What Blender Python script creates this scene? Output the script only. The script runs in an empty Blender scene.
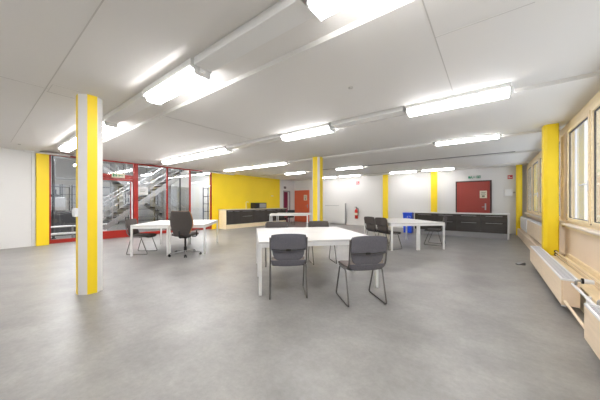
import bpy, bmesh, math, random
from mathutils import Vector, Matrix
R = math.radians
random.seed(4)
S = bpy.context.scene
COL = S.collection

# ------------------------------------------------------------ camera, world, light, exposure
cd = bpy.data.cameras.new('camera'); cam = bpy.data.objects.new('camera', cd); COL.objects.link(cam)
cd.sensor_width = 36; cd.lens = 15.0; cd.shift_y = 0.005; cd.clip_start = 0.05
cam.location = (0, 0, 1.27); cam.rotation_euler = (R(90), 0, math.atan(190/250))
S.camera = cam
S.view_settings.view_transform = 'Standard'; S.view_settings.look = 'None'
S.view_settings.gamma = 1; S.view_settings.use_curve_mapping = False
S.view_settings.exposure = 0.32
w = bpy.data.worlds.new('sky'); S.world = w; w.use_nodes = True
w.node_tree.nodes['Background'].inputs[0].default_value = (0.86, 0.93, 1.0, 1)
w.node_tree.nodes['Background'].inputs[1].default_value = 2.3
LAMP = 24.0          # emission of the room's tube lights
HALL_LAMP = 95.0
H = 2.78            # ceiling height
XL, XR, YF, YB = -10.7, 1.17, 13.45, -3.6

# ------------------------------------------------------------ materials
def lin(c):
    return tuple(((v/255)/12.92 if v/255 <= .04045 else ((v/255+.055)/1.055)**2.4) for v in c)+(1,)
def mat(name, rgb, rough=.5, metal=0, var=0.0, scale=6, emit=0, bump=0, bscale=80, stretch=None, spec=.5, coat=0):
    m = bpy.data.materials.new(name); m.use_nodes = True
    nt = m.node_tree; b = nt.nodes['Principled BSDF']; c = lin(rgb)
    b.inputs['Base Color'].default_value = c; b.inputs['Roughness'].default_value = rough
    b.inputs['Metallic'].default_value = metal; b.inputs['Specular IOR Level'].default_value = spec
    if coat: b.inputs['Coat Weight'].default_value = coat
    tc = nt.nodes.new('ShaderNodeTexCoord'); mp = nt.nodes.new('ShaderNodeMapping')
    nt.links.new(tc.outputs['Object'], mp.inputs[0])
    if stretch: mp.inputs['Scale'].default_value = stretch
    if var:
        n = nt.nodes.new('ShaderNodeTexNoise'); n.inputs['Scale'].default_value = scale; n.inputs['Detail'].default_value = 6
        r = nt.nodes.new('ShaderNodeValToRGB'); e = r.color_ramp.elements
        e[0].position = .3; e[1].position = .7
        e[0].color = tuple(x*(1-var) for x in c[:3])+(1,); e[1].color = tuple(min(1, x*(1+var)) for x in c[:3])+(1,)
        nt.links.new(mp.outputs[0], n.inputs['Vector']); nt.links.new(n.outputs['Fac'], r.inputs[0])
        nt.links.new(r.outputs[0], b.inputs['Base Color'])
    if bump:
        n2 = nt.nodes.new('ShaderNodeTexNoise'); n2.inputs['Scale'].default_value = bscale
        bp = nt.nodes.new('ShaderNodeBump'); bp.inputs['Strength'].default_value = bump; bp.inputs['Distance'].default_value = .01
        nt.links.new(mp.outputs[0], n2.inputs['Vector']); nt.links.new(n2.outputs['Fac'], bp.inputs['Height']); nt.links.new(bp.outputs[0], b.inputs['Normal'])
    if emit:
        b.inputs['Emission Color'].default_value = c; b.inputs['Emission Strength'].default_value = emit
    return m
def glass(name, tint=(1, 1, 1, 1), refl=1.45):
    m = bpy.data.materials.new(name); m.use_nodes = True; nt = m.node_tree; nt.nodes.clear()
    o = nt.nodes.new('ShaderNodeOutputMaterial'); mx = nt.nodes.new('ShaderNodeMixShader'); fr = nt.nodes.new('ShaderNodeMath'); lw = nt.nodes.new('ShaderNodeLayerWeight'); ad = nt.nodes.new('ShaderNodeMath')
    t = nt.nodes.new('ShaderNodeBsdfTransparent'); g = nt.nodes.new('ShaderNodeBsdfGlossy')
    t.inputs[0].default_value = tint; g.inputs['Roughness'].default_value = .02; fr.operation = 'POWER'; fr.inputs[1].default_value = 5; nt.links.new(lw.outputs['Facing'], fr.inputs[0])
    ad.operation = 'MULTIPLY_ADD'; ad.inputs[1].default_value = .9; ad.inputs[2].default_value = .04; nt.links.new(fr.outputs[0], ad.inputs[0])
    nt.links.new(ad.outputs[0], mx.inputs[0]); nt.links.new(t.outputs[0], mx.inputs[1]); nt.links.new(g.outputs[0], mx.inputs[2])
    nt.links.new(mx.outputs[0], o.inputs[0]); return m

def floor_mat():
    m = mat('linoleum', (158, 155, 150), .38)
    nt = m.node_tree; b = nt.nodes['Principled BSDF']; tc = [n for n in nt.nodes if n.type == 'TEX_COORD'][0]
    a = nt.nodes.new('ShaderNodeTexNoise'); a.inputs['Scale'].default_value = 1.7; a.inputs['Detail'].default_value = 8; a.inputs['Roughness'].default_value = .65
    f = nt.nodes.new('ShaderNodeTexNoise'); f.inputs['Scale'].default_value = 22; f.inputs['Detail'].default_value = 8; f.inputs['Roughness'].default_value = .75
    r1 = nt.nodes.new('ShaderNodeValToRGB'); r2 = nt.nodes.new('ShaderNodeValToRGB'); mx = nt.nodes.new('ShaderNodeMix'); mx.data_type = 'RGBA'; mx.blend_type = 'MULTIPLY'; mx.inputs[0].default_value = 1
    r1.color_ramp.elements[0].position = .35; r1.color_ramp.elements[0].color = lin((125, 123, 120)); r1.color_ramp.elements[1].position = .65; r1.color_ramp.elements[1].color = lin((150, 148, 144))
    r2.color_ramp.elements[0].position = .38; r2.color_ramp.elements[0].color = (.86, .86, .86, 1); r2.color_ramp.elements[1].position = .62; r2.color_ramp.elements[1].color = (1, 1, 1, 1)
    for n in (a, f): nt.links.new(tc.outputs['Object'], n.inputs['Vector'])
    nt.links.new(a.outputs['Fac'], r1.inputs[0]); nt.links.new(f.outputs['Fac'], r2.inputs[0])
    nt.links.new(r1.outputs[0], mx.inputs[6]); nt.links.new(r2.outputs[0], mx.inputs[7]); nt.links.new(mx.outputs[2], b.inputs['Base Color'])
    rr = nt.nodes.new('ShaderNodeMapRange'); rr.inputs['To Min'].default_value = .30; rr.inputs['To Max'].default_value = .48
    nt.links.new(a.outputs['Fac'], rr.inputs['Value']); nt.links.new(rr.outputs[0], b.inputs['Roughness'])
    return m

M = dict(
 floor=floor_mat(),
 ceiling=mat('ceiling_paint', (226, 224, 220), .75, var=.015, scale=.5),
 wall=mat('white_wall_paint', (222, 221, 218), .7, var=.01, scale=1),
 base=mat('white_skirting', (222, 221, 217), .5),
 yellow=mat('yellow_paint', (245, 213, 28), .5, var=.03, scale=1.5),
 colwhite=mat('white_column_paint', (228, 226, 222), .5),
 red=mat('red_frame_paint', (156, 27, 10), .4),
 reddoor=mat('brick_red_door', (156, 56, 44), .45, var=.04, scale=2),
 orange=mat('orange_door', (216, 104, 70), .45, var=.04, scale=2),
 magenta=mat('magenta_door', (120, 24, 62), .45),
 doorgrey=mat('grey_door_frame', (150, 150, 152), .5),
 darkframe=mat('dark_frame', (62, 40, 38), .5),
 birch=mat('birch_wood', (243, 224, 186), .45, var=.08, scale=5, stretch=(6, .5, 6)),
 birchv=mat('birch_wood_panel', (234, 214, 186), .5, var=.05, scale=5, stretch=(6, .6, 6)),
 lining=mat('beige_wall_lining', (236, 217, 194), .6, var=.03, scale=2),
 sill=mat('pale_sill', (234, 226, 214), .35),
 white=mat('white_laminate', (214, 213, 211), .35, var=.01),
 whitemetal=mat('white_metal', (232, 232, 230), .4),
 gwhite=mat('white_enamel', (230, 231, 232), .35),
 tube=mat('lamp_diffuser', (252, 250, 251), .4, emit=LAMP),
 tubefar=mat('far_lamp_diffuser', (252, 250, 251), .4, emit=LAMP*.85),
 halltube=mat('hall_tube', (250, 251, 255), .4, emit=HALL_LAMP),
 fabric=mat('grey_violet_fabric', (98, 97, 103), .9, var=.10, scale=60, bump=.15, bscale=300),
 brown=mat('dark_taupe_fabric', (80, 74, 71), .9, var=.10, scale=60, bump=.15, bscale=300),
 seatlight=mat('pale_taupe_fabric', (150, 140, 134), .9),
 seatf=mat('taupe_seat_fabric', (112, 102, 98), .9, var=.08, scale=60),
 shell=mat('black_plastic', (34, 33, 34), .5),
 chrome=mat('dark_chrome', (120, 118, 116), .3, metal=.9),
 steel=mat('brushed_steel', (165, 165, 165), .35, metal=.8),
 black=mat('black_rubber', (18, 18, 18), .6),
 dkcab=mat('dark_gloss_front', (62, 58, 55), .18, var=.12, scale=3, stretch=(1, 1, 8), spec=.6),
 top=mat('beige_worktop', (196, 186, 168), .4),
 blue=mat('blue_plastic', (24, 84, 226), .4),
 redp=mat('extinguisher_red', (205, 40, 26), .3),
 redseat=mat('red_upholstery', (200, 50, 38), .8),
 paleblue=mat('pale_blue_cloth', (180, 200, 222), .8),
 green=mat('sign_green', (20, 140, 95), .5),
 signred=mat('sign_red', (190, 50, 60), .5),
 paper=mat('paper', (226, 218, 196), .8),
 print=mat('printed_ink', (120, 120, 100), .8),
 gasket=mat('dark_gasket', (40, 42, 50), .5),
 hallwall=mat('hall_wall', (205, 204, 202), .7, var=.06, scale=1.2),
 hallfloor=mat('hall_floor', (120, 119, 117), .4, var=.05, scale=1),
 hallceil=mat('hall_ceiling', (140, 138, 134), .8, var=.1, scale=.8),
 hsteel=mat('hall_steel', (150, 150, 149), .5),
 hrail=mat('hall_rail_paint', (172, 172, 172), .45),
 hdark=mat('hall_dark_metal', (58, 58, 60), .6),
 slat=mat('grille_slat_paint', (196, 197, 202), .4),
 glass=glass('partition_glass', (.93, .94, .94, 1)),
 wglass=glass('window_glass', (.97, .98, 1, 1)),
 outside=mat('render_facade', (226, 228, 232), .8, var=.04, scale=.6),
 copper=mat('cream_pipe_paint', (222, 200, 164), .4),
 rail=mat('grey_rail', (128, 126, 122), .5),
 seam=mat('shadow_gap', (196, 193, 188), .8),
)

# ------------------------------------------------------------ mesh helpers
class MB:
    def __init__(s): s.bm = bmesh.new(); s.mats = []; s.mi = 0
    def use(s, m):
        if m not in s.mats: s.mats.append(m)
        s.mi = s.mats.index(m); return s
    def _fin(s, faces):
        for f in faces: f.material_index = s.mi
    def box(s, x0, x1, y0, y1, z0, z1, mtx=None, bev=0):
        P = [(x, y, z) for x in (x0, x1) for y in (y0, y1) for z in (z0, z1)]
        if mtx: P = [mtx @ Vector(p) for p in P]
        v = [s.bm.verts.new(p) for p in P]
        F = [s.bm.faces.new([v[i] for i in q]) for q in ((0,1,3,2),(4,6,7,5),(0,4,5,1),(2,3,7,6),(0,2,6,4),(1,5,7,3))]
        s._fin(F)
        if bev:
            e = list({e for f in F for e in f.edges})
            r = bmesh.ops.bevel(s.bm, geom=e, offset=bev, segments=2, affect='EDGES', profile=.5)
            s._fin(r['faces'])
        return s
    def cyl(s, p0, p1, r, n=16, r2=None):
        return s.tube([p0, p1], r, n, r2=r2)
    def tube(s, pts, r, n=8, fillet=0, closed=False, r2=None):
        pts = [Vector(p) for p in pts]
        if fillet:
            out = []; N = len(pts)
            for i, p in enumerate(pts):
                if not closed and i in (0, N-1): out.append(p); continue
                a = pts[i-1]; b = pts[(i+1) % N]
                d1 = (a-p); d2 = (b-p); f = min(fillet, d1.length*.48, d2.length*.48)
                A = p+d1.normalized()*f; B = p+d2.normalized()*f
                for k in range(6):
                    t = k/5; out.append(A*(1-t)**2+p*2*t*(1-t)+B*t*t)
            pts = out
        N = len(pts); rings = []; up = None
        for i, p in enumerate(pts):
            if closed: t = (pts[(i+1) % N]-pts[i-1]).normalized()
            else: t = (pts[min(i+1, N-1)]-pts[max(i-1, 0)]).normalized()
            if up is None:
                up = Vector((0, 0, 1)) if abs(t.z) < .9 else Vector((1, 0, 0))
            up = (up-t*up.dot(t)).normalized(); sd = t.cross(up)
            rr = r if r2 is None else r+(r2-r)*i/(N-1)
            rings.append([s.bm.verts.new(p+(up*math.cos(2*math.pi*k/n)+sd*math.sin(2*math.pi*k/n))*rr) for k in range(n)])
        F = []
        for i in range(N if closed else N-1):
            a = rings[i]; b = rings[(i+1) % N]
            for k in range(n): F.append(s.bm.faces.new((a[k], a[(k+1) % n], b[(k+1) % n], b[k])))
        if not closed: F.append(s.bm.faces.new(rings[0][::-1])); F.append(s.bm.faces.new(rings[-1]))
        s._fin(F); return s
    def lathe(s, prof, c=(0, 0, 0), n=24):
        rings = [[s.bm.verts.new((c[0]+r*math.cos(2*math.pi*k/n), c[1]+r*math.sin(2*math.pi*k/n), c[2]+z)) for k in range(n)] for r, z in prof]
        F = []
        for a, b in zip(rings, rings[1:]):
            for k in range(n): F.append(s.bm.faces.new((a[k], a[(k+1) % n], b[(k+1) % n], b[k])))
        F.append(s.bm.faces.new(rings[0][::-1])); F.append(s.bm.faces.new(rings[-1])); s._fin(F); return s
    def prism(s, poly, axis, a0, a1):
        # poly: list of 2D points; axis 'x','y','z' extrusion from a0 to a1
        def P(p, a):
            return {'x': (a, p[0], p[1]), 'y': (p[0], a, p[1]), 'z': (p[0], p[1], a)}[axis]
        A = [s.bm.verts.new(P(p, a0)) for p in poly]; B = [s.bm.verts.new(P(p, a1)) for p in poly]
        F = [s.bm.faces.new(A[::-1]), s.bm.faces.new(B)]
        n = len(poly)
        for i in range(n): F.append(s.bm.faces.new((A[i], A[(i+1) % n], B[(i+1) % n], B[i])))
        s._fin(F); return s
    def pad(s, fn, th, nu=12, nv=10):
        """solid shell: fn(u,v), u,v in [-1,1] -> point; thickness th along the sheet normal, edges pulled in"""
        e = 1e-3; top = []; bot = []
        for j in range(nv+1):
            ra = []; rb = []
            for i in range(nu+1):
                u = -1+2*i/nu; v = -1+2*j/nv
                p = Vector(fn(u, v)); du = Vector(fn(u+e, v))-Vector(fn(u-e, v)); dv = Vector(fn(u, v+e))-Vector(fn(u, v-e))
                nn = du.cross(dv).normalized(); k = th/2*(1-.55*max(abs(u), abs(v))**8)
                ra.append(s.bm.verts.new(p+nn*k)); rb.append(s.bm.verts.new(p-nn*k))
            top.append(ra); bot.append(rb)
        F = []
        for j in range(nv):
            for i in range(nu):
                F.append(s.bm.faces.new((top[j][i], top[j][i+1], top[j+1][i+1], top[j+1][i])))
                F.append(s.bm.faces.new((bot[j][i], bot[j+1][i], bot[j+1][i+1], bot[j][i+1])))
        for i in range(nu):
            F.append(s.bm.faces.new((top[0][i], bot[0][i], bot[0][i+1], top[0][i+1])))
            F.append(s.bm.faces.new((top[nv][i], top[nv][i+1], bot[nv][i+1], bot[nv][i])))
        for j in range(nv):
            F.append(s.bm.faces.new((top[j][0], top[j+1][0], bot[j+1][0], bot[j][0])))
            F.append(s.bm.faces.new((top[j][nu], bot[j][nu], bot[j+1][nu], top[j+1][nu])))
        s._fin(F); return s
    def build(s, name, m=None, parent=None, smooth=False, loc=None):
        bmesh.ops.recalc_face_normals(s.bm, faces=s.bm.faces)
        me = bpy.data.meshes.new(name); s.bm.to_mesh(me); s.bm.free()
        for x in (s.mats or [m]): me.materials.append(x)
        o = bpy.data.objects.new(name, me); COL.objects.link(o)
        if parent: o.parent = parent
        if loc: o.location = loc
        if smooth:
            for p in me.polygons: p.use_smooth = True
            me.set_sharp_from_angle(angle=R(38))
        return o
def tag(o, label, cat, group=None):
    o['label'] = label; o['category'] = cat
    if group: o['group'] = group
    return o
def thing(name, label, cat, loc=(0, 0, 0), rz=0, group=None):
    o = bpy.data.objects.new(name, None); COL.objects.link(o); o.location = loc; o.rotation_euler = (0, 0, rz)
    o.empty_display_size = .1
    return tag(o, label, cat, group)
def struct(o): o['kind'] = 'structure'; return o
def sempty(name, loc=(0, 0, 0)):
    o = bpy.data.objects.new(name, None); COL.objects.link(o); o.location = loc; return struct(o)
def dup(root, loc, rz, label, group=None):
    r = root.copy(); COL.objects.link(r); r.location = loc; r.rotation_euler = (0, 0, rz); r['label'] = label
    if group: r['group'] = group
    for ch in list(root.children):
        c = ch.copy(); COL.objects.link(c); c.parent = r
        for g in list(ch.children):
            d = g.copy(); COL.objects.link(d); d.parent = c
    return r
def face(dx, dy): return math.atan2(dy, dx)-math.pi/2      # rotation so local +Y looks along (dx,dy)

# ============================================================ SETTING
struct(MB().box(XL-.2, XR+.3, YB-.2, YF+.2, -.12, 0).build('floor', M['floor']))
# ceiling slabs, with the lamp channels left open between them
ch = [(1.22, 2.0, .055), (4.06, 4.50, .05), (6.92, 7.34, .05), (9.60, 9.98, .05), (12.42, 12.78, .05)]
c = MB(); y = YB-.2
for a, b, d in ch:
    c.box(XL-.2, XR+.2, y, a, H, H+.3); c.box(XL-.2, XR+.2, a, b, H+d, H+.3); y = b
c.box(XL-.2, XR+.2, y, YF+.2, H, H+.3)
struct(c.build('ceiling', M['ceiling']))
# shadow gaps between the ceiling boards
c = MB()
def gap(x0, x1, y0, y1): c.box(x0, x1, y0, y1, H-.002, H-.0003)
gap(-4.655, -4.645, YB, .62); gap(-9.5, -.1, .59, .60)
gap(-.405, -.395, 2.02, 4.05); gap(-.4, XR-.9, 2.56, 2.567); gap(-4.44, -4.432, .62, .9); gap(-4.78, -4.765, .62, .9); gap(-4.76, -4.45, .625, .63)
gap(.265, .272, YB, 1.2)
gap(-4.5, -4.49, 2.05, 4.0)
struct(c.build('trim_1', M['seam']))
# far wall, left wall pieces, back wall
struct(MB().box(XL-.2, XR+.3, YF, YF+.2, 0, H).build('wall_far', M['wall']))
struct(MB().box(XL-.2, XR+.3, YB-.2, YB, 0, H).build('wall_back', M['wall']))
l = MB(); l.use(M['wall']); l.box(XL-.2, XL, YB, 1.16, 0, H)
l.use(M['yellow']); l.box(XL-.2, XL, 7.04, 11.95, 0, H)
l.use(M['wall']); l.box(XL-.2, XL, 11.95, 12.27, 0, H); l.box(XL-.2, XL, 12.27, 12.98, 2.08, H); l.box(XL-.2, XL, 12.98, YF, 0, H)
struct(l.build('wall_left'))
struct(MB().box(XL, XL+.012, YB, 1.07, 0, .055).build('baseboard_left', M['base']))
struct(MB().box(XL+.9, -4.65, YF-.012, YF, 0, .06).box(-4.25, -2.35, YF-.012, YF, 0, .06).build('baseboard_far', M['base']))
struct(MB().box(XL, XL+.03, 1.07, 1.15, 0, H-.001, bev=.006).build('trim_2', M['base']))
# yellow post closing the glazed partition, and at its other end
struct(MB().box(XL-.16, XL+.08, 1.16, 1.43, 0, H-.001, bev=.01).build('trim_3', M['yellow']))
struct(MB().box(XL, XL+.03, 7.05, 7.18, 0, H-.001, bev=.008).build('trim_4', M['yellow']))
# white cable duct at the head of the glazing
struct(MB().box(XL+.085, XL+.14, .9, 1.9, 2.735, H-.002, bev=.01).build('trim_5', M['base']))
struct(MB().box(XL+.005, XL+.10, 6.5, 8.3, 2.725, H-.002, bev=.01).build('trim_6', M['base']))
# free-standing and engaged columns (eight sided)
def column(n, x, y, a, cfac, z0=0, rz=0, fy0=None):
    k = a-cfac
    P = [(-k, -a), (k, -a), (a, -k), (a, k), (k, a), (-k, a), (-a, k), (-a, -k)]
    m = MB(); bm = m.bm; m.mats = [M['yellow'], M['colwhite']]
    A = [bm.verts.new((px, py, z0)) for px, py in P]; B = [bm.verts.new((px, py, H-.001)) for px, py in P]
    for i in range(8):
        f = bm.faces.new((A[i], A[(i+1) % 8], B[(i+1) % 8], B[i])); f.material_index = i % 2
    bm.faces.new(A[::-1]); bm.faces.new(B)
    o = m.build('trim_%d' % n); o.location = (x, y, 0); o.rotation_euler = (0, 0, rz); return struct(o)
column(7, -4.58, 1.03, .138, .082)
column(8, -4.55, 6.95, .145, .055)
# right-hand (window side) columns: yellow all round
def ycol(n, x, y, a):
    struct(MB().prism([(x-a+.05, y-a), (x+a-.12, y-a), (x+a-.10, y-a+.02), (x+a-.10, y+a-.02), (x+a-.12, y+a), (x-a+.05, y+a), (x-a, y+a-.05), (x-a, y-a+.05)], 'z', 0, H-.001).build('trim_%d' % n, M['yellow']))
ycol(9, .985, 6.86, .155); ycol(10, .97, 13.2, .14); ycol(11, .985, .98, .155)
# pilasters on the far wall: two yellow strips with a pale joint
for n, x in ((12, -4.45), (13, -2.13)):
    p = MB(); p.use(M['yellow']); p.box(x-.13, x-.02, YF-.09, YF, 0, H-.001); p.box(x+.02, x+.13, YF-.09, YF, 0, H-.001)
    p.use(M['yellow']); p.box(x-.02, x+.02, YF-.08, YF, 0, H-.001)
    struct(p.build('trim_%d' % n))
# ---- window wall
ZS, ZT = .90, 2.64
r = MB(); r.use(M['lining']); r.box(XR, XR+.06, YB, YF, 0, ZS)
r.use(M['birch']); r.box(XR, XR+.06, YB, YF, ZT, H)
for y0, y1 in ((YB, -3.2), (.78, 1.22), (6.66, 7.1), (12.95, YF)): r.use(M['birchv']); r.box(XR, XR+.06, y0, y1, ZS, ZT)
struct(r.build('wall_right'))
for n, (y0, y1) in ((14, (YB, .82)), (15, (1.14, 6.70)), (16, (7.02, 13.05))):
    struct(MB().box(1.06, XR+.06, y0, y1, .862, .902, bev=.012).build('trim_%d' % n, M['sill']))
    struct(MB().box(1.12, XR-.001, y0, y1, .80, .861, bev=.006).build('trim_%d' % (n+3), M['birch']))
# wooden ledge that carries the heating pipes
struct(MB().box(.86, XR-.002, YB, 6.70, 0, .27).build('trim_20', M['birch']))
struct(MB().box(.86, XR-.002, 7.02, 13.05, 0, .27).build('trim_21', M['birchv']))
struct(MB().box(XR-.04, XR-.001, YB, 6.70, .271, .34, bev=.006).build('trim_22', M['birch']))
def window(n, y0, y1, handle_at):
    e = sempty('window_%d' % n, (XR, y0, ZS)); L = y1-y0; Hh = ZT-ZS
    f = MB(); X0, X1 = -.012, .05; t = .052
    f.box(X0, X1, 0, t, 0, Hh, bev=.006).box(X0, X1, L-t, L, 0, Hh, bev=.006).box(X0, X1, t, L-t, 0, t, bev=.006).box(X0, X1, t, L-t, Hh-t, Hh, bev=.006)
    f.build('window_frame', M['birch'], e)
    s_ = MB(); a = t-.012; b = .062; X0, X1 = -.045, .0
    s_.box(X0, X1, a, a+b, a, Hh-a, bev=.008).box(X0, X1, L-a-b, L-a, a, Hh-a, bev=.008).box(X0, X1, a+b, L-a-b, a, a+b, bev=.008).box(X0, X1, a+b, L-a-b, Hh-a-b, Hh-a, bev=.008)
    s_.build('window_sash', M['birch'], e)
    g = MB(); q = a+b; g2 = .018; X0, X1 = -.026, -.010
    g.box(X0, X1, q, q+g2, q, Hh-q).box(X0, X1, L-q-g2, L-q, q, Hh-q).box(X0, X1, q+g2, L-q-g2, Hh-q-g2, Hh-q).box(X0, X1, q+g2, L-q-g2, q, q+g2*.5)
    g.build('gasket', M['gasket'], e)
    MB().box(-.022, -.014, q+g2, L-q-g2, q+g2*.5, Hh-q-g2).build('glass_pane', M['wglass'], e)
    hy = a+b/2 if handle_at == 0 else L-a-b/2; dy = 1 if handle_at == 0 else -1
    h = MB(); hz = .62
    h.box(-.058, -.045, hy-.016, hy+.016, hz-.07, hz+.07, bev=.004)
    h.tube([(-.05, hy, hz+.02), (-.10, hy, hz+.02), (-.10, hy+dy*.13, hz+.02)], .011, 8, fillet=.03)
    h.build('window_handle', M['gwhite'], e, smooth=True)
    MB().tube([(-.047, L-a-.03, a+.03), (-.052, L-a-.03, a+.03)], .012, 10).build('drain_cap', M['darkframe'], e)
k = 1
for Y0, Y1, n in ((1.22, 6.66, 4), (7.1, 12.95, 4), (-3.2, .78, 3)):  # last bay is out of view, added to let in more daylight
    L = (Y1-Y0)/n
    for i in range(n): window(k, Y0+i*L, Y0+(i+1)*L, 0); k += 1
# outside: a pale facade standing opposite
struct(MB().box(9, 9.4, -12, 90, -3, 14).build('wall_outside', M['outside']))
c = MB()
for i in range(24): c.box(8.6, 8.999, -10+i*4.2, -9.2+i*4.2, -3, 14)
struct(c.build('trim_26', M['doorgrey']))
# ---- glazed red partition on the left with its door
P = sempty('window_12', (0, 0, 0)); x0, x1 = XL-.08, XL-.005
f = MB()
yy0, yy1 = 1.43, 7.04
f.box(x0, x1, yy0, yy1, 2.735, H-.001)                     # head
f.box(x0, x1, yy0, 2.52, .02, .14); f.box(x0, x1, 3.86, yy1, .02, .14)   # foot
f.box(x0, x1, yy0, 1.48, .14, 2.735)
for y in (4.93, 5.93, 6.99): f.box(x0, x1, y, y+.05, .14, 2.735)
f.box(x0-.01, x1+.01, 3.71, 3.86, .0, 2.735); f.box(x0, x1, 2.52, 2.60, 0, 2.70)
f.box(x0, x1, 2.60, 3.71, 2.15, 2.30)
f.build('partition_frame', M['red'], P)
for a, b, z0, z1 in ((1.50, 2.52, .14, 2.735), (2.60, 3.71, 2.30, 2.735), (3.86, 4.93, .14, 2.735), (4.98, 5.93, .14, 2.735), (5.98, 6.99, .14, 2.735)):
    MB().box(XL-.048, XL-.04, a, b, z0, z1).build('glass_pane', M['glass'], P)
D = sempty('door_1', (0, 0, 0))
d = MB(); X0, X1 = XL-.075, XL-.015
d.box(X0, X1, 2.61, 2.70, .01, 2.13).box(X0, X1, 3.62, 3.70, .01, 2.14).box(X0, X1, 2.70, 3.62, .01, .28).box(X0, X1, 2.70, 3.62, 2.08, 2.14)
d.build('door_leaf', M['red'], D)
MB().box(XL-.048, XL-.04, 2.70, 3.62, .28, 2.08).build('glass_pane', M['glass'], D)
MB().tube([(XL-.01, 3.64, .25), (XL+.05, 3.64, .30), (XL+.05, 3.64, 2.0), (XL-.01, 3.64, 2.05)], .022, 10, fillet=.03).build('door_handle', M['gwhite'], D, smooth=True)
# ---- corner door in the left wall: open towards a magenta leaf
D = sempty('door_2', (XL, 12.27, 0))
MB().box(-.2, .02, 0, .05, 0, 2.08).box(-.2, .02, .62, .71, 0, 2.08).box(-.2, .02, .05, .62, 2.0, 2.08).build('door_frame', M['doorgrey'], D)
d = MB().box(-.08, -.03, .052, .50, .01, 1.998).build('door_leaf', M['magenta'], D)
MB().box(-.07, -.05, .501, .618, .01, 1.998).build('door_side_panel', M['wall'], D)
MB().tube([(-.03, .44, 1.0), (.01, .44, 1.0), (.01, .35, 1.0)], .01, 8, fillet=.02).build('door_handle', M['steel'], D, smooth=True)
# ---- orange door on the far wall beside the corner
D = sempty('door_3', (-10.66, YF, 0))
MB().box(0, .05, -.03, -.001, 0, 2.12).box(1.17, 1.22, -.03, -.001, 0, 2.12).box(.05, 1.17, -.03, -.001, 2.07, 2.12).build('door_frame', M['orange'], D)
MB().box(.052, 1.168, -.06, -.002, .01, 2.068, bev=.004).build('door_leaf', M['orange'], D)
MB().box(1.08, 1.13, -.07, -.06, .95, 1.18).tube([(1.105, -.065, 1.08), (1.105, -.11, 1.08), (.99, -.11, 1.08)], .011, 8, fillet=.02).build('door_handle', M['steel'], D, smooth=True)
# ---- red door on the far wall
D = sempty('door_4', (-1.2, YF, 0))
MB().box(-.05, 0, -.04, -.001, 0, 2.25).box(1.2, 1.26, -.04, -.001, 0, 2.25).box(0, 1.2, -.04, -.001, 2.2, 2.25).build('door_frame', M['darkframe'], D)
MB().box(.002, 1.198, -.06, -.002, .01, 2.198, bev=.004).build('door_leaf', M['reddoor'], D)
MB().box(1.02, 1.07, -.07, -.06, .97, 1.25).tube([(1.045, -.065, 1.1), (1.045, -.11, 1.1), (.92, -.11, 1.1)], .012, 8, fillet=.02).build('door_handle', M['steel'], D, smooth=True)
# cable duct on the far wall
struct(MB().box(-6.6, -2.9, YF-.03, YF-.001, .83, .86).build('trim_23', M['base']))

# ============================================================ HALL behind the glass
struct(MB().box(-21, XL-.201, -6, 16, -.12, 0).build('floor_hall', M['hallfloor']))
struct(MB().box(-21.2, -21, -6, 16, 0, 4.6).build('wall_hall_far', M['hallwall']))
struct(MB().box(-21, XL-.2, 16, 16.2, 0, 4.6).build('wall_hall_right', M['hallwall']))
struct(MB().box(-21, XL-.2, -6.2, -6, 0, 4.6).build('wall_hall_left', M['hallwall']))
struct(MB().box(-21, XL-.2, -6, 16, 4.6, 4.8).build('ceiling_hall', M['hallceil']))
struct(MB().box(-17.2, -17.0, 8.2, 15.9, 0, 3.3).build('wall_hall_panel', M['hallwall']))
struct(MB().box(XL-.2, XL-.1, -6, 16, H, 4.6).build('wall_hall_upper', M['hallwall']))
for x in (-13.4, -17):
    struct(MB().box(x-.12, x+.12, -6, 16, 4.0, 4.3).build('trim_24' if x > -15 else 'trim_25', M['hsteel']))
# strip lights in the hall
i = 0
def strip(loc, L, label, group, nm='strip_light'):
    t = thing(nm, label, 'ceiling light', loc, 0, group)
    MB().box(-L/2, L/2, -.09, .09, 0, .06, bev=.01).build('lamp_housing', M['hsteel'], t)
    MB().box(-L/2+.03, L/2-.03, -.07, .07, -.05, -.001, bev=.015).build('lamp_tube', M['halltube'], t)
    MB().box(-.01, .01, -.01, .01, .061, 1.39).build('hanger', M['hdark'], t)
    return t
hl = strip((-12.6, 2.0, 3.2), 1.7, 'white hall tube light hanging behind the leftmost glass pane', None)
sp = [((-11.6, 3.6, 3.2), 'white hall tube light showing above the glass door header'), ((-11.5, 5.0, 3.2), 'white hall tube light high behind the pane right of the glass door'),
      ((-11.7, 7.3, 3.2), 'white hall tube light behind the upper part of the middle glass pane'), ((-15.9, 3.2, 3.2), 'hall tube light over the rear flight of stairs'),
      ((-18.5, 1.4, 3.2), 'added hall fill tube deep behind the leftmost glass pane'), ((-18.5, 7.2, 3.2), 'added hall fill tube deep behind the middle glass pane'),  # these two are extra tubes, added to lift the dark hall
      ((-15.0, 9.3, 3.2), 'white hall tube light seen in the rightmost glass pane'), ((-16.0, 11.4, 3.2), 'small hall tube light deepest behind the rightmost glass pane')]
for loc, lb in sp: dup(hl, loc, 0, lb)
for o in [x for x in COL.objects if x.name.startswith('strip_light')]: o['group'] = 'tube lights in the hall behind the glass'
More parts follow.
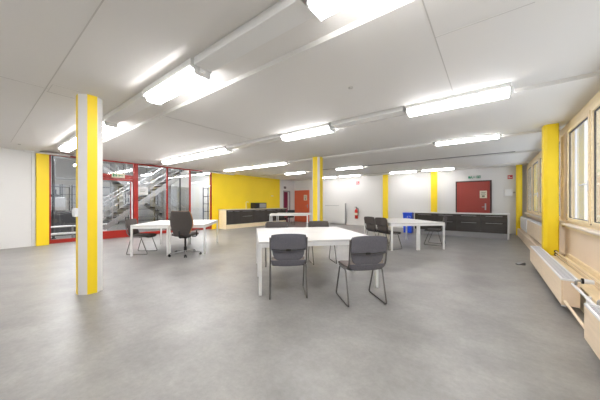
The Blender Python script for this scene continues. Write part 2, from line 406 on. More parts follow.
# staircase flights rising along +Y
def stairs(x, yb, n, sgn, label, wd=1.0):
    t = thing('steel_staircase', label, 'stairs', (x, yb, 0)); rise, run = .175, .24
    for sx in (-wd/2, wd/2):
        MB().prism([(0, 0), (sgn*.28, 0), (sgn*(n*run+.1), n*rise), (sgn*(n*run-.1), n*rise+.12)], 'x', sx-.02, sx+.02).build('stringer', M['hsteel'], t)
    for i in range(n):
        MB().box(-wd/2+.021, wd/2-.021, *sorted((sgn*(i*run+.02), sgn*(i*run+.30))), (i+1)*rise-.04, (i+1)*rise).build('step', M['hdark'], t)
    for sx in (-wd/2, wd/2):
        h = MB(); m = n*run; zt = n*rise
        for q in (.95, .62, .35): h.tube([(sx, sgn*.1, q+.05), (sx, sgn*m, zt+q)], .022 if q > .9 else .013, 8)
        for j in range(0, n+1, 3): h.tube([(sx, sgn*(j*run+.02), j*rise+.06), (sx, sgn*(j*run+.02), j*rise+1.0)], .016, 8)
        h.build('handrail', M['hrail'], t, smooth=True)
    return t
stairs(-12.6, 2.7, 17, 1, 'steel stair flight with white handrails rising to the right behind the glass door')
stairs(-14.3, 7.4, 17, -1, 'rear steel stair flight rising to the left, behind the front flight', 1.0)
# racks and benches
def rack(x, y, L, hh, label, n=4):
    t = thing('storage_rack', label, 'rack', (x, y, 0))
    for px in (-.25, .25):
        for py in (0, L): MB().box(px-.02, px+.02, py-.02, py+.02, 0, hh).build('post', M['hdark'], t)
    for i in range(n): MB().box(-.27, .27, .021, L-.021, .3+i*(hh-.4)/(n-1), .34+i*(hh-.4)/(n-1)).build('shelf', M['hsteel'], t)
    return t
rack(-15.5, .6, 2.2, 2.1, 'grey metal storage rack behind the leftmost glass pane')
rack(-13.4, 8.4, 1.3, 2.2, 'dark-posted storage rack seen behind the middle glass panes', 5)
t = thing('hall_guardrail', 'pale steel guard rail low behind the leftmost glass pane', 'railing', (-11.9, 1.2, 0))
h = MB().tube([(0, 0, .45), (0, 2.0, .45)], .03, 8).tube([(0, 0, .2), (0, 2.0, .2)], .04, 8); h.build('rail', M['gwhite'], t, smooth=True)
for y in (0.05, 1.0, 1.95): MB().box(-.025, .025, y-.025, y+.025, 0, .47).build('post', M['hsteel'], t)
t = thing('duct_tower', 'tall pale cabinet standing in the hall behind the middle pane', 'cabinet', (-15.6, 7.6, 0))
MB().box(-.4, .4, 0, .9, 0, 2.3, bev=.02).build('cabinet_body', M['hallwall'], t)
MB().box(.401, .42, .04, .86, .1, 2.25, bev=.005).build('cabinet_door', M['hsteel'], t)
t = thing('hall_machine', 'dark workshop machine standing behind the leftmost glass pane', 'machine', (-13.6, 1.5, 0))
MB().box(-.35, .35, 0, 1.1, 0, .95, bev=.04).build('machine_body', M['hdark'], t); MB().box(-.2, .2, .25, .8, .951, 1.5, bev=.04).build('machine_head', M['hsteel'], t)
MB().lathe([(.12, 0), (.12, .1), (.04, .12), (.04, .3)], (0, .5, 1.5), 16).build('machine_motor', M['hdark'], t, smooth=True)
for x, y, r, lb in ((-12.2, 1.75, .04, 'thin dark vertical pipe behind the leftmost glass pane'), (-16.5, 4.1, .14, 'thick pale vertical duct behind the glass door'), (-13.45, 6.1, .12, 'thick pale vertical duct between stairs and middle pane'),
                    (-18, 5.2, .2, 'pale vertical duct at the back of the hall'), (-17.5, 2.4, .18, 'vertical duct at the back of the hall behind the door'), (-12.0, 6.15, .035, 'thin dark vertical pipe behind the middle glass pane')):
    t = thing('hall_duct', lb, 'duct', (x, y, 0)); MB().cyl((0, 0, 0), (0, 0, 3.99), r, 16).build('duct_pipe', M['hdark'] if r < .1 else M['hsteel'], t, smooth=True)
    MB().lathe([(r+.03, 0), (r+.03, .03)], n=16).build('floor_flange', M['hdark'], t)
for x, z, lb in ((-12.9, 3.75, 'high horizontal cable tray nearest the hall glass'), (-16.95, 3.5, 'high horizontal cable tray deeper in the hall'), (-19, 2.6, 'wide horizontal duct at the back of the hall')):
    t = thing('cable_tray', lb, 'cable tray', (x, -3, z)); MB().box(-.15, .15, 0, 15, 0, .02).box(-.15, -.13, 0, 15, .02, .1).box(.13, .15, 0, 15, .02, .1).build('tray', M['hrail'], t)
    for y in (1, 5, 9, 13): MB().box(-.01, .01, y, y+.02, .021, 4.599-z).build('hanger', M['hdark'], t)
rack(-18.8, 3.0, 2.6, 2.3, 'storage rack at the back of the hall behind the glass door', 5)
rack(-19.0, 6.2, 1.8, 2.0, 'storage rack at the back of the hall beside the vertical duct', 4)
t = thing('hall_workbench', 'long pale workbench standing behind the right glass panes', 'workbench', (-13.2, 9.9, 0))
MB().box(-.4, .4, 0, 2.2, .86, .92).build('bench_top', M['hsteel'], t)
for px in (-.35, .35):
    for py in (.06, 2.14): MB().box(px-.03, px+.03, py-.03, py+.03, 0, .859).build('leg', M['hdark'], t)

# ============================================================ CEILING LIGHTS
def ceiling_lamp(tm='tube'):
    t = thing('ceiling_light', '', 'ceiling light'); L = 1.235
    MB().box(-L/2, L/2, -.135, .125, -.055, 0, bev=.006).build('lamp_housing', M['whitemetal'], t)
    d = MB()
    d.prism([(-.118, -.056), (-.118, -.066), (-.088, -.070), (-.088, -.092), (-.07, -.105), (.0, -.108), (.012, -.09), (.024, -.108), (.085, -.105), (.105, -.085), (.105, -.056)], 'x', -L/2+.015, L/2-.015)
    d.build('diffuser', M[tm], t)
    for sx in (-1, 1):
        e = MB().prism([(-.13, -.0555), (-.13, -.068), (-.09, -.073), (-.09, -.095), (-.07, -.11), (.09, -.11), (.108, -.088), (.108, -.0555)], 'x', *sorted((sx*(L/2-.0145), sx*(L/2))))
        e.build('end_cap', M['whitemetal'], t)
        MB().box(*sorted((sx*(L/2+.0005), sx*(L/2+.035))), -.03, .03, -.085, -.03, bev=.01).build('plug', M['whitemetal'], t)
    return t
LP = ceiling_lamp(); LPF = None; first = [True]
def lamp(x0, y, label, group, k=1.0):
    loc = (x0+.62*k, y, (H if y < 0 else H+.055 if y < 3 else H+.05)-.0008)
    if first[0]:
        first[0] = False; LP.location = loc; LP.scale.z = 1.38; LP['label'] = label; LP['group'] = group; return LP
    global LPF
    if y > 9 and LPF is None:
        LPF = o = ceiling_lamp('tubefar'); o.location = loc; o['label'] = label; o['group'] = group
    else: o = dup(LPF if y > 9 else LP, loc, 0, label, group)
    o.scale = (k, .68 if y > 6 else 1, 1.0 if y > 6 else 1.38); return o
rows = [
 (-1.2, 'row behind the camera', 'added unseen lamps lighting the foreground', [(-9.32, 'added unseen fill lamp at the far left end'), (-6.82, 'added unseen fill lamp left of the camera'), (-3.8, 'added unseen fill lamp just left of the camera'), (-1.06, 'added unseen fill lamp over the camera side')]),  # row out of view, added to brighten the foreground
 (1.56, 'nearest row', 'lamps of the nearest ceiling row', [(-9.32, 'left end lamp, by the glass wall'), (-8.07, 'second lamp, left of the striped column'), (-6.82, 'third lamp, just right of the striped column'), (-3.80, 'fourth lamp, alone between column and picture centre'), (-1.06, 'lamp cut by the top edge of the photo')]),
 (4.28, 'second row', 'lamps of the second ceiling row', [(-9.42, 'lamp nearest the glass wall'), (-8.18, 'middle lamp of the joined three'), (-6.94, 'right lamp of the joined three'), (-3.70, 'lone lamp in mid ceiling'), (-1.06, 'large lone lamp toward the windows')]),
 (7.13, 'third row', 'lamps of the third ceiling row', [(-9.75, 'lamp at the yellow wall'), (-8.51, 'middle lamp of the joined three'), (-7.27, 'right lamp of the joined three'), (-1.1, 'lone lamp toward the windows')]),
 (9.8, 'fourth row', 'lamps of the fourth ceiling row', [(-8.35, 'lamp left of the centre column'), (-5.4, 'lamp right of the centre column')]),
 (12.6, 'fifth, farthest row', 'lamps of the farthest ceiling row', [(-8.2, 'lamp just right of the centre column'), (-6.75, 'second lamp from the centre column'), (-3.95, 'lamp over a yellow strip'), (-2.5, 'lamp nearest the red door')]),
]
for y, rn, gr, ls in rows:
    for x0, lb in ls: lamp(x0, y, 'lit white tube lamp, %s: %s' % (rn, lb), gr, 1.03 if x0 > -3 else 1)
# wiring rails between lamps
def rail(x0, x1, y, z, label):
    tag(MB().box(x0, x1, y-(.03 if y > 9 else .12), y+(.03 if y > 9 else .09), z-(.04 if y > 9 else .085 if y < 6 else .07), z, bev=.006).build('cable_rail', M['rail'] if y > 9 else M['whitemetal']), label, 'cable duct', 'cable ducts linking the lamps')
rail(-5.55, -3.85, 1.56, H+.054, 'white cable duct in the nearest lamp channel left of the lone lamp')
rail(-2.52, -1.10, 1.56, H+.054, 'white cable duct in the nearest lamp channel at the top edge')
rail(-5.66, -3.74, 4.28, H+.049, 'white cable duct left of the mid-ceiling lone lamp')
rail(-2.42, -1.10, 4.28, H+.049, 'white cable duct left of the large lamp toward the windows')
rail(-5.98, -1.15, 7.13, H+.049, 'long white cable duct in the third lamp row')
rail(-7.06, -5.45, 9.8, H+.049, 'grey cable duct crossing behind the centre column')
rail(-4.12, .6, 9.8, H+.049, 'long grey cable duct of the fourth row toward the windows')
rail(-5.5, -4.0, 12.6, H+.049, 'short grey cable duct of the farthest row left of a yellow strip')

# ============================================================ TABLES
def table(name, label, ox, oy, ax, L, Wd, group, col='white'):
    """near-left corner at ox,oy; ax = direction of the near edge; depth goes to the left normal"""
    rz = math.atan2(ax[1], ax[0]); t = thing(name, label, 'table', (ox, oy, 0), rz, group)
    g = .003
    MB().box(g, L-g, g, Wd-g, .71, .74, bev=.003).build('tabletop', M[col], t)
    lg = .043
    a = MB().box(lg, L-lg, g+.004, .03, .655, .709).box(lg, L-lg, Wd-.03, Wd-g-.004, .655, .709).box(g+.004, .03, lg, Wd-lg, .655, .709).box(L-.03, L-g-.004, lg, Wd-lg, .655, .709)
    a.build('apron', M['whitemetal'], t)
    for x in (g, L-lg):
        for y in (g, Wd-lg): MB().box(x+.0005, x+lg-g, y+.0005, y+lg-g, 0, .709, bev=.004).build('leg', M['whitemetal'], t)
    return t
# near pair
na = (.667, .745); nn = (-.745, .667); o = (-2.515, 2.375)
table('work_table', 'white work table nearest the camera, its long edge against two chair backs', o[0], o[1], na, 1.78, .95, 'white work tables')
table('work_table', 'white work table pushed behind the nearest one, with chairs facing the camera', o[0]+nn[0]*.955, o[1]+nn[1]*.955, na, 1.78, .95, 'white work tables')
# left pair
la = (.70, .714); ln = (-.714, .70); o = (-6.79, 2.28)
table('work_table', 'white work table before the glass door, stacking chair at its left end', o[0], o[1], la, .85, 1.78, 'white work tables')
table('work_table', 'white work table before the glass wall, swivel chair at its near end', o[0]+la[0]*.855, o[1]+la[1]*.855, la, .85, 1.78, 'white work tables')
# right pair
ra = (.735, .678); rn = (-.71, .704); ra = (.704, .71); rn = (-.71, .704); o = (-2.07, 6.72)
table('work_table', 'white work table toward the right, two taupe chairs at its left side', o[0], o[1], ra, .775, 1.86, 'white work tables')
table('work_table', 'white work table toward the right, single chair pushed in at its right side', o[0]+ra[0]*.78, o[1]+ra[1]*.78, ra, .775, 1.86, 'white work tables')
# back pair
ba = (.796, .605); bn = (-.605, .796); o = (-8.42, 8.66)
table('work_table', 'distant white work table before the orange door, near one of two', o[0], o[1], ba, 1.85, .85, 'white work tables')
table('work_table', 'distant white work table before the orange door, far one of two', o[0]+bn[0]*.855+ba[0]*.25, o[1]+bn[1]*.855+ba[1]*.25, ba, 1.85, .85, 'white work tables')

# ============================================================ CHAIRS
def side_chair(fab, seat, label, kind):
    t = thing('stacking_chair', label, 'chair')
    # seat pad: dips in the middle, front edge rolls down
    def sf(u, v):
        w_ = .225*(1-.05*abs(v)**6); y = .03+.225*v*(1-.04*abs(u)**6)
        return (u*w_, y, .452+.012*u*u-.012*(v > .6)*((v-.6)/.4)**2*2+.01*(v < -.5)*((-.5-v)/.5)**2)
    MB().pad(sf, .04).build('seat', seat, t, smooth=True)
    def shf(u, v): p = sf(u*.97, v*.97); return (p[0], p[1], p[2]-.030)
    MB().pad(shf, .018).build('seat_shell', M['shell'], t, smooth=True)
    # upper back: a curved panel whose rounded lower edge overlaps a lower one
    def bf(u, v):
        x = u*.228*(1-.03*abs(v)**6); q = (v+1)/2
        z = .868-.012*u*u*abs(u)-(1-q)*(.20+.045*(1-u*u))
        return (x, -.232-.10*(z-.6)-.03*u*u-.0, z)
    MB().pad(bf, .028).build('backrest', fab, t, smooth=True)
    def lf(u, v):
        q = (v+1)/2; z = .70-(1-q)*(.155+.045*(1-u**4)); x = u*(.212-.03*(1-q)**3)
        return (x, -.205-.05*(z-.6)-.028*u*u, z)
    MB().pad(lf, .026).build('lower_back_panel', fab, t, smooth=True)
    def kf(u, v):
        q = (v+1)/2; z = .515-(1-q)*(.05+.035*(1-u**4)); x = u*(.228-.01*(1-q))
        return (x, -.206+.02*(1-q)-.02*u*u, z)
    MB().pad(kf, .022).build('back_shell', M['shell'] if kind else fab, t, smooth=True)
    MB().pad(lambda u, v: (u*.214, -.197-.02*u*u, .532+.028*v), .012).build('back_band', M['seatlight'] if not kind else seat, t, smooth=True)
    g = MB(); g.box(-.032, .032, -.262, -.235, .640, .666, bev=.006); g.tube([(-.215, -.275, .672), (-.1, -.256, .655), (0, -.25, .652), (.1, -.256, .655), (.215, -.275, .672)], .005, 6)
    g.build('hand_grip', M['black'], t, smooth=True)
    for s in (-1, 1):
        x = s*.245
        m = MB(); m.tube([(x, .09, .435), (x, .25, .011), (x, -.25, .011), (x, -.13, .435)], .0095, 8, fillet=.035, closed=True)
        m.build('sled_leg', M['chrome'], t, smooth=True)
        m = MB(); m.tube([(s*.235, .12, .44), (s*.236, -.16, .445), (s*.236, -.235, .52), (s*.240, -.28, .825)], .010, 8, fillet=.06)
        m.build('back_upright', M['chrome'], t, smooth=True)
    MB().tube([(-.235, .05, .418), (.235, .05, .418)], .009, 8).build('cross_bar', M['chrome'], t, smooth=True)
    return t
CG = side_chair(M['fabric'], M['seatf'], 'grey stacking chair, left of the two with backs to the camera, at the nearest table', 0)
def put(root, x, y, f, label=None, group=None):
    rz = face(*f)
    if label is None: root.location = (x, y, 0); root.rotation_euler = (0, 0, rz); return root
    return dup(root, x and (x, y, 0), rz, label, group)
G1 = 'stacking chairs around the nearest table pair'
put(CG, -2.27, 2.70, (-.68, .735)); CG['group'] = G1
put(CG, -1.37, 3.11, (-.73, .685), 'grey stacking chair, right of the two with backs to the camera, at the nearest table', G1)
CB = side_chair(M['brown'], M['brown'], 'taupe stacking chair, left of the two facing the camera behind the nearest table pair', 1)
put(CB, -3.51, 3.85, (.72, -.69)); CB['group'] = G1
put(CB, -2.88, 4.57, (.75, -.66), 'taupe stacking chair, right of the two facing the camera behind the nearest table pair', G1)
G2 = 'taupe stacking chairs at the other tables'
put(CB, -7.04, 2.64, (.75, .66), 'dark stacking chair at the left end of the table before the glass door', G2)
put(CB, -2.26, 7.08, (.5, .87), 'taupe stacking chair left of the right-hand table, nearer the blue bin', G2)
put(CB, -2.70, 7.36, (.5, .87), 'taupe stacking chair left of the right-hand table, nearer the fire extinguisher', G2)
put(CB, -1.34, 8.57, (-1, .06), 'dark stacking chair pushed in at the right-hand side of the right table', G2)
# swivel chair
t = thing('swivel_chair', 'dark grey swivel office chair with tall back at the left table', 'chair', (-5.95, 3.18, 0), face(-.6, .8))
for i in range(5):
    a = 2*math.pi*i/5-R(65); dx, dy = math.cos(a), math.sin(a)
    MB().tube([(dx*.03, dy*.03, .10), (dx*.35, dy*.35, .075)], .02, 8, r2=.013).build('base_arm', M['steel'], t, smooth=True)
    w_ = MB(); nx, ny = -dy, dx
    for s in (-1, 1): w_.cyl((dx*.36+nx*s*.008, dy*.36+ny*s*.008, .028), (dx*.36+nx*s*.028, dy*.36+ny*s*.028, .028), .027, 14)
    w_.box(dx*.36-.012, dx*.36+.012, dy*.36-.012, dy*.36+.012, .03, .066); w_.build('caster', M['black'], t, smooth=True)
MB().lathe([(.035, .07), (.035, .2), (.022, .21), (.022, .42)]).build('gas_column', M['shell'], t, smooth=True)
MB().box(-.10, .10, -.12, .12, .42, .455, bev=.01).build('tilt_mechanism', M['shell'], t)
MB().pad(lambda u, v: (u*.24*(1-.06*v**6), .02+.24*v*(1-.05*u**6), .50+.015*u*u-.02*max(0, v)**3), .075).build('seat', M['brown'], t, smooth=True)
def sb(u, v):
    z = .80+.275*v; wd = .262*(1-.20*max(0, v)**2-.36*max(0, -v)**1.6)
    return (u*wd, -.275-.03*v-.05*u*u*-1-.04*(1-v*v)*-.6, z)
MB().pad(lambda u, v: sb(u, v), .05, 14, 14).build('backrest', M['brown'], t, smooth=True)
MB().pad(lambda u, v: (lambda p: (p[0]*1.05, p[1]+.026, p[2]))(sb(u, v*1.02)), .014, 14, 14).build('back_shell', mat('beech_ply', (176, 122, 70), .5), t, smooth=True)
MB().tube([(0, -.10, .44), (0, -.30, .46), (0, -.315, .62)], .022, 8, fillet=.05).build('back_bracket', M['shell'], t, smooth=True)
for s in (-1, 1):
    a = MB().tube([(s*.17, 0, .455), (s*.285, 0, .46), (s*.285, -.02, .60)], .014, 8, fillet=.04); a.build('arm_bracket', M['shell'], t, smooth=True)
    MB().pad(lambda u, v: (s*.285+u*.032, .01+.12*v, .615+.006*v*v), .022, 6, 10).build('armrest', M['shell'], t, smooth=True)
# red chair at the back table
t = side_chair(M['shell'], M['redseat'], 'chair with red seat tucked beneath the distant tables by the orange door', 1)
put(t, -9.35, 11.25, (-.9, .45))
b = MB().pad(lambda u, v: (u*.12, v*.10, .09-.02*(u*u+v*v)), .15, 8, 8)
tag(b.build('cloth_bag', M['paleblue'], smooth=True, loc=(-9.48, 11.315, .560)), 'small pale blue bag lying on the red chair seat', 'bag')

# ============================================================ COUNTERS
def cab(name, label, loc, rz, L, D, z0, z1, group, pat):
    t = thing(name, label, 'cabinet', loc, rz, group)      # local: x along front, y into depth
    MB().box(.001, L-.001, .022, D, z0, z1).build('cabinet_body', M['darkframe'] if 0 else M['shell'], t)
    def handle(d, xa, xb, z):
        MB().tube([(xa, 0, z), (xa, -.028, z), (xb, -.028, z), (xb, 0, z)], .006, 6, fillet=.01).build('handle', M['steel'], d, smooth=True)
    if pat == 'door':
        d = MB().box(.004, L/2-.002, 0, .020, z0+.003, z1-.003, bev=.002).build('door', M['dkcab'], t); handle(d, .10, L/2-.06, z1-.06)
        d = MB().box(L/2+.002, L-.004, 0, .020, z0+.003, z1-.003, bev=.002).build('door', M['dkcab'], t); handle(d, L/2+.06, L-.10, z1-.06)
    else:
        hz = (z1-z0)
        for a, b in ((0, .62), (.62, 1)):
            d = MB().box(.004, L-.004, 0, .020, z0+hz*a+.003, z0+hz*b-.003, bev=.002).build('drawer', M['dkcab'], t); handle(d, .14, L-.14, z0+hz*b-.06)
    return t
# left counter: front looks to +X, runs along +Y. local x -> +Y, local y (depth) -> -X : rotate +90
names = ['nearest the glass wall', 'second from the glass wall', 'below the coffee machine', 'second from the magenta door', 'nearest the magenta door']
Lc = .89
for i in range(5):
    cab('base_cabinet', 'dark base cabinet of the counter on the yellow wall, '+names[i], (-10.12, 7.43+i*Lc, 0), R(90), Lc, .575, .21, .915, 'dark cabinets on the yellow wall', 'door' if i % 2 == 0 else 'drawer')
tag(MB().box(-10.698, -10.07, 7.38, 11.90, .916, .955, bev=.004).build('worktop', M['top']), 'beige worktop running along the yellow wall', 'worktop')
tag(MB().box(-10.644, -10.09, 7.385, 7.428, 0, .915, bev=.003).build('end_panel', M['birch']), 'birch end panel closing the counter beside the glass wall', 'panel')
tag(MB().box(-10.69, -10.13, 7.43, 11.88, 0, .209).build('plinth', M['birch']), 'birch plinth under the dark cabinets on the yellow wall', 'plinth')
t = thing('coffee_machine', 'black and grey coffee machine on the beige worktop', 'coffee machine', (-10.42, 9.42, .9555))
MB().box(-.2, .2, 0, .85, .012, .33, bev=.015).build('machine_body', M['shell'], t)
MB().box(.201, .212, .30, .80, .05, .29, bev=.004).build('door', M['doorgrey'], t)
MB().box(.201, .214, .05, .25, .05, .29, bev=.004).build('control_panel', M['black'], t)
for x in (-.15, .15):
    for y in (.08, .77): MB().lathe([(.02, 0), (.02, .012)], (x, y, 0), 10).build('foot', M['black'], t)
t = thing('tap', 'slim steel tap on the beige worktop left of the coffee machine', 'tap', (-10.5, 9.0, .9555))
MB().lathe([(.028, 0), (.028, .02), (.014, .03), (.014, .10)]).build('tap_base', M['gwhite'], t, smooth=True)
MB().tube([(0, 0, .09), (0, 0, .38), (.17, 0, .38), (.17, 0, .33)], .012, 8, fillet=.06).build('spout', M['gwhite'], t, smooth=True)
MB().tube([(0, .014, .07), (0, .07, .09)], .007, 6).build('lever', M['gwhite'], t, smooth=True)
# right counter : front looks to -Y, x from -2.68 to .52, Y front 11.2
names = ['leftmost unit beside the blue bin', 'second unit from the blue bin', 'unit under the red door', 'rightmost unit toward the windows']
Lc = .745
for i in range(4):
    cab('base_cabinet', 'dark glossy cabinet of the right-hand counter, '+names[i], (-2.5+i*Lc, 11.2, 0), 0, Lc, .6, .2, .855, 'dark cabinets before the far wall', 'drawer')
tag(MB().box(-2.54, .56, 11.16, 11.83, .856, .89, bev=.004).build('worktop', M['white']), 'white worktop on the right-hand counter before the red door', 'worktop')
tag(MB().box(.483, .53, 11.18, 11.8, 0, .855, bev=.003).build('end_panel', M['white']), 'white end panel of the right-hand counter toward the windows', 'panel')
tag(MB().box(-2.48, .48, 11.26, 11.78, 0, .199).build('plinth', M['doorgrey']), 'pale plinth below the right-hand counter', 'plinth')

# blue bin
t = thing('recycling_bin', 'tall blue bin at the left end of the right-hand counter', 'bin', (-2.80, 11.42, 0))
MB().prism([(-.16, 0), (.16, 0), (.18, .80), (-.18, .80)], 'y', -.18, .18).build('bin_body', M['blue'], t)
MB().box(-.195, .195, -.2, .2, .801, .86, bev=.015).build('lid', M['blue'], t)
s_ = MB()
for k in range(3):
    a = 2*math.pi*k/3
    s_.tube([(.06+math.cos(a+j*.25)*.06, -.184, .66+math.sin(a+j*.25)*.06) for j in range(6)], .010, 5)
s_.build('recycling_mark', M['white'], t)

# ============================================================ WALL ITEMS
def frame_at(name, label, cat, loc): return thing(name, label, cat, loc)
# fire extinguisher
t = thing('fire_extinguisher', 'red fire extinguisher hanging on the far white wall', 'fire extinguisher', (-6.08, YF-.13, .38))
MB().lathe([(.08, 0), (.09, .02), (.09, .45), (.075, .50), (.03, .54), (.03, .57)]).build('cylinder_body', M['redp'], t, smooth=True)
MB().lathe([(.0915, .2), (.0915, .33)]).build('label_band', M['paper'], t, smooth=True)
v = MB().lathe([(.022, .57), (.022, .62)]); v.box(-.10, .03, -.012, .012, .625, .64); v.box(-.10, .02, -.012, .012, .66, .672); v.box(0, .02, -.01, .01, .62, .66); v.build('valve_handle', M['black'], t)
MB().tube([(.02, 0, .60), (.10, -.01, .62), (.14, -.02, .5), (.12, -.03, .25), (.11, -.03, .15)], .012, 8, fillet=.05).build('hose', M['black'], t, smooth=True)
MB().box(-.03, .03, .095, .128, .3, .62).build('wall_bracket', M['steel'], t)
def plate(name, label, cat, c, w_, h_, bg, axis='y', parts=()):
    """flat sign; faces -Y (axis y) or +X (axis x)"""
    t = thing(name, label, cat, c, 0 if axis == 'y' else R(90))
    MB().box(-w_/2, w_/2, -.008, -.001, -h_/2, h_/2, bev=.002).build('sign_plate', M[bg], t)
    for nm, mt, bxs in parts:
        m = MB()
        for x0_, x1_, z0_, z1_ in bxs: m.box(x0_*w_, x1_*w_, -.0105, -.0085, z0_*h_, z1_*h_)
        m.build(nm, M[mt], t)
    return t
plate('fire_sign', 'small red and white sign on the wall above the fire extinguisher', 'sign', (-6.05, YF, 2.42), .19, .17, 'signred', parts=[('pictogram', 'white', [(-.35, -.15, -.3, .3), (.0, .35, -.3, -.1), (.0, .2, .1, .3)])])
plate('fire_sign', 'small red square sign on the wall by the window-side yellow column', 'sign', (.66, YF, 2.34), .16, .16, 'signred', parts=[('pictogram', 'white', [(-.3, -.1, -.3, .3), (.05, .3, -.25, .0)])])
EX = [('pictogram', 'white', [(-.44, -.38, -.35, .35), (-.38, -.28, .28, .35), (-.22, -.17, .12, .32), (-.25, -.12, -.12, .1), (-.30, -.24, -.3, -.1), (-.14, -.06, -.3, -.12), (-.12, -.04, .0, .08), (.06, .4, -.06, .06), (.06, .12, -.12, .12), (.12, .17, -.24, .24)])]
t = thing('exit_sign', 'green and white escape sign on the wall above the red door', 'exit sign', (-.55, YF, 2.41))
MB().box(-.24, .24, -.04, -.001, -.08, .08, bev=.005).build('sign_plate', M['white'], t)
m = MB()
for a, b, z0_, z1_ in ((-.22, -.16, -.05, .05), (-.13, -.10, .02, .055), (-.15, -.08, -.02, .015), (-.16, -.13, -.06, -.02), (-.09, -.06, -.06, -.02), (-.02, .05, -.012, .012), (-.03, -.01, -.03, .03), (.08, .22, -.055, -.035), (.08, .22, .035, .055), (.08, .11, -.055, .055), (.19, .22, -.055, .055), (.13, .17, -.03, .02)):
    m.box(a, b, -.044, -.041, z0_, z1_)
m.build('pictogram', M['green'], t)
t = thing('exit_sign', 'pale escape sign on the red header above the glass door', 'exit sign', (XL-.004, 3.22, 2.26), R(90))
MB().box(-.2, .2, -.03, -.001, -.08, .08, bev=.005).build('sign_plate', M['paper'], t)
m = MB()
for a, b, z0_, z1_ in ((-.17, -.12, -.05, .05), (-.09, -.06, .02, .05), (-.10, -.04, -.04, .01), (.0, .14, -.012, .012), (.0, .03, -.035, .035)): m.box(a, b, -.034, -.031, z0_, z1_)
m.build('pictogram', M['green'], t)
PR = [('printed_text', 'print', [(-.35, .35, .25, .33), (-.35, .3, .08, .13), (-.35, .35, -.05, .0), (-.2, .2, -.35, -.12)])]
plate('door_notice', 'pale paper notice taped on the red door', 'notice', (-.23, YF-.062, 1.64), .25, .32, 'paper', parts=PR)
plate('door_notice', 'pale paper notice taped on the orange door', 'notice', (-9.72, YF-.062, 1.62), .26, .36, 'paper', parts=PR)
plate('glass_notice', 'white paper notice on the glass right of the red door post', 'notice', (XL-.036, 4.05, 1.74), .34, .30, 'white', axis='x', parts=[('printed_text', 'print', [(-.3, .3, .1, .14), (-.3, .2, -.1, -.05)])])
plate('door_sign', 'small dark sign above the magenta door', 'sign', (XL, 12.45, 2.28), .22, .14, 'darkframe', axis='x', parts=[('pictogram', 'white', [(-.2, .2, -.1, .1)])])
# white wall box near the window-side far column
t = thing('wall_box', 'white box on the far wall beside the window-side yellow column', 'wall cabinet', (.62, YF, 1.70))
MB().box(-.14, .12, -.13, -.001, -.14, .14, bev=.01).build('box_body', M['gwhite'], t)
MB().box(.121, .20, -.08, -.05, -.03, .03, bev=.008).build('side_latch', M['steel'], t)
# switch on the striped column
t = thing('switch_box', 'small white switch box on the side of the striped column', 'switch', (-4.56, .894, 1.14))
MB().box(-.05, .05, -.045, -.001, -.06, .06, bev=.006).build('box_body', M['gwhite'], t)
MB().box(-.03, .03, -.052, -.0455, -.04, .04, bev=.003).build('switch_rocker', M['gwhite'], t)
t = thing('wall_thermostat', 'small pale thermostat on the yellow wall near its right edge', 'thermostat', (XL, 11.2, 1.72))
MB().box(.001, .03, -.07, .07, -.05, .05, bev=.006).build('thermostat_body', M['gwhite'], t); MB().lathe([(.02, 0), (.02, .012)], (0, 0, 0), 12).build('dial', M['white'], t)
t.children[1].rotation_euler = (0, R(90), 0); t.children[1].location = (.031, 0, 0)
# low white panel with dark post against the far wall
t = thing('low_partition', 'low white panel with a dark post against the far wall', 'partition', (-8.6, YF-.12, 0))
MB().box(0, 1.80, -.02, .02, .06, 1.24, bev=.004).build('panel', M['wall'], t)
MB().box(1.801, 1.86, -.03, .03, 0, 1.25, bev=.004).build('post', M['doorgrey'], t)
MB().box(.45, 1.4, -.026, -.0205, 1.10, 1.12).build('rail', M['doorgrey'], t)
MB().box(0.0, .05, -.03, .03, 0, .059).build('foot', M['doorgrey'], t)

# ============================================================ RADIATORS & PIPES on the window side
def convector(label, x, y0, y1, z0, z1, D, group):
    L = y1-y0; t = thing('convector_radiator', label, 'radiator', (x, y0, 0), 0, group)
    MB().box(0, .02, 0, L, z0, z1, bev=.003).build('front_panel', M['birchv'], t)
    for y in (.001, L-.021): MB().box(.0205, D-.001, y, y+.02, z0, z1-.002).build('side_panel', M['lining'], t)
    MB().box(.021, D-.003, .022, L-.022, z0+.02, z1-.05).build('heating_core', M['steel'], t)
    g = MB().box(.0, .018, 0, L, z1+.001, z1+.018).box(D-.018, D, 0, L, z1+.001, z1+.018).box(.018, D-.018, 0, .02, z1+.001, z1+.018).box(.018, D-.018, L-.02, L, z1+.001, z1+.018)
    n = int(L/.05); top = g; g = MB()
    for i in range(n): g.box(.018, D-.018, .03+i*(L-.06)/n, .052+i*(L-.06)/n, z1+.003, z1+.014)
    for f in (.35, .65): g.box(D*f-.004, D*f+.004, .02, L-.02, z1+.002, z1+.013)
    tg = top.build('grille_rim', M['gwhite'], t); g.build('grille_slats', M['slat'], t)
    for y in (.3, L-.3): MB().box(.05, .09, y, y+.03, 0, z0-.0005).box(.05, .09, y, y+.03, z0-.0004, z0+.019).build('foot', M['gwhite'], t)
    return t
G = 'low convector radiators along the windows'
convector('long low wood-fronted radiator before the near window-side yellow column', .65, 4.1, 6.9, .10, .385, .15, G)
convector('low wood-fronted radiator cut by the right edge of the photo', .65, .6, 3.22, .10, .385, .15, G)
convector('higher wood-fronted radiator just beyond the near window-side column', .93, 7.6, 10.6, .33, .735, .14, G)
t = thing('panel_radiator', 'white panel radiator with rounded end by the far window-side column', 'radiator', (.93, 11.0, 0))
MB().prism([(0, .34), (.02, .30), (.14, .30), (.14, .76), (.03, .76), (0, .72)], 'y', 0, 1.85).build('radiator_panel', M['gwhite'], t)
MB().box(.02, .13, .02, 1.83, .761, .775).build('top_grille', M['steel'], t)
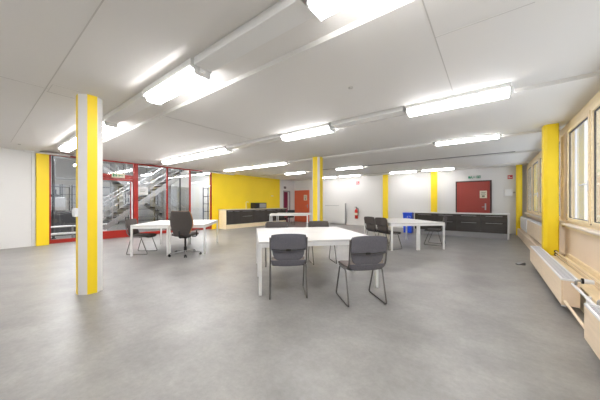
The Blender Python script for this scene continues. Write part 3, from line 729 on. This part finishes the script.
for y in (.2, 1.6): MB().box(.05, .09, y, y+.04, .271, .299).build('foot', M['gwhite'], t)
# heating pipes
def pipe(label, pts, r, mt, fl=.04, name='heating_pipe', grp='heating pipes along the windows'):
    return tag(MB().tube(pts, r, 10, fillet=fl).build(name, M[mt], smooth=True), label, 'pipe', grp)
for z, lb in ((.355, 'upper cream heating pipe leaving the window-side yellow column'), (.300, 'lower cream heating pipe leaving the window-side yellow column')):
    t = thing('heating_pipe', lb, 'pipe', (.99, 0, z), 0, 'cream heating pipes on the ledge')
    MB().tube([(0, YB+.05, 0), (0, 6.66, 0)], .013, 10).build('pipe_run', M['copper'], t, smooth=True)
    MB().cyl((0, 6.662, 0), (0, 6.702, 0), .024, 14).build('wall_collar', M['black'], t, smooth=True)
    for y in (.6, 3.7): MB().box(-.016, .03, y, y+.02, -.0165-(.0 if z > .31 else .0125), -.0135).build('pipe_clip', M['gwhite'], t)
pipe('white upper pipe joining the two low radiators', [(.74, 3.225, .36), (.74, 4.095, .36)], .014, 'gwhite', 0)
pipe('pinkish lower pipe joining the two low radiators near the floor', [(.68, 3.225, .15), (.68, 4.095, .15)], .014, 'birchv', 0)
pipe('curved cream pipe rising beside the near low radiator', [(.80, 3.27, .27), (.80, 3.45, .27), (.80, 3.45, .05), (.80, 3.45, .012)], .015, 'copper', .08)
pipe('straight white riser with foot between the two low radiators', [(.79, 3.75, .0), (.79, 3.75, .33)], .02, 'gwhite', 0)
def valve(label, y):
    t = thing('thermostat_valve', label, 'valve', (.755, y, .41), 0, 'thermostat valves on the radiators')
    MB().tube([(-.01, 0, -.032), (-.01, 0, .02), (.03, 0, .02)], .012, 8, fillet=.02).build('valve_body', M['steel'], t, smooth=True)
    MB().cyl((.03, 0, .02), (.045, 0, .02), .030, 16).build('collar', M['black'], t, smooth=True)
    MB().cyl((.0455, 0, .02), (.12, 0, .02), .027, 16, r2=.022).build('valve_head', M['gwhite'], t, smooth=True)
valve('white thermostat valve with black collar at the end of the long low radiator', 3.98)
valve('white thermostat valve with black collar at the radiator on the right edge', 3.27)
# door stop on the floor
t = thing('door_stop', 'small grey metal door stop on the floor by the low radiator', 'door stop', (.50, 6.85, 0), R(30))
MB().prism([(-.06, .0), (.06, .0), (.06, .05), (.03, .055), (-.06, .015)], 'y', -.05, .05).build('wedge', M['steel'], t); MB().box(-.062, .062, -.052, .052, 0, .004).build('rubber_pad', M['black'], t)
t.children[0].location.z = .0045
# smoke detector / small fittings on ceiling
def det(x, y, label):
    t = thing('smoke_detector', label, 'smoke detector', (x, y, H-.001), 0, 'small fittings on the ceiling')
    MB().lathe([(.015, -.015), (.028, -.012), (.03, 0)], n=20).build('detector_body', M['seam'], t, smooth=True)
det(-1.45, 3.0, 'small round fitting on the ceiling between the first two lamp rows')
det(-9.6, .75, 'small round fitting on the ceiling above the left white wall')
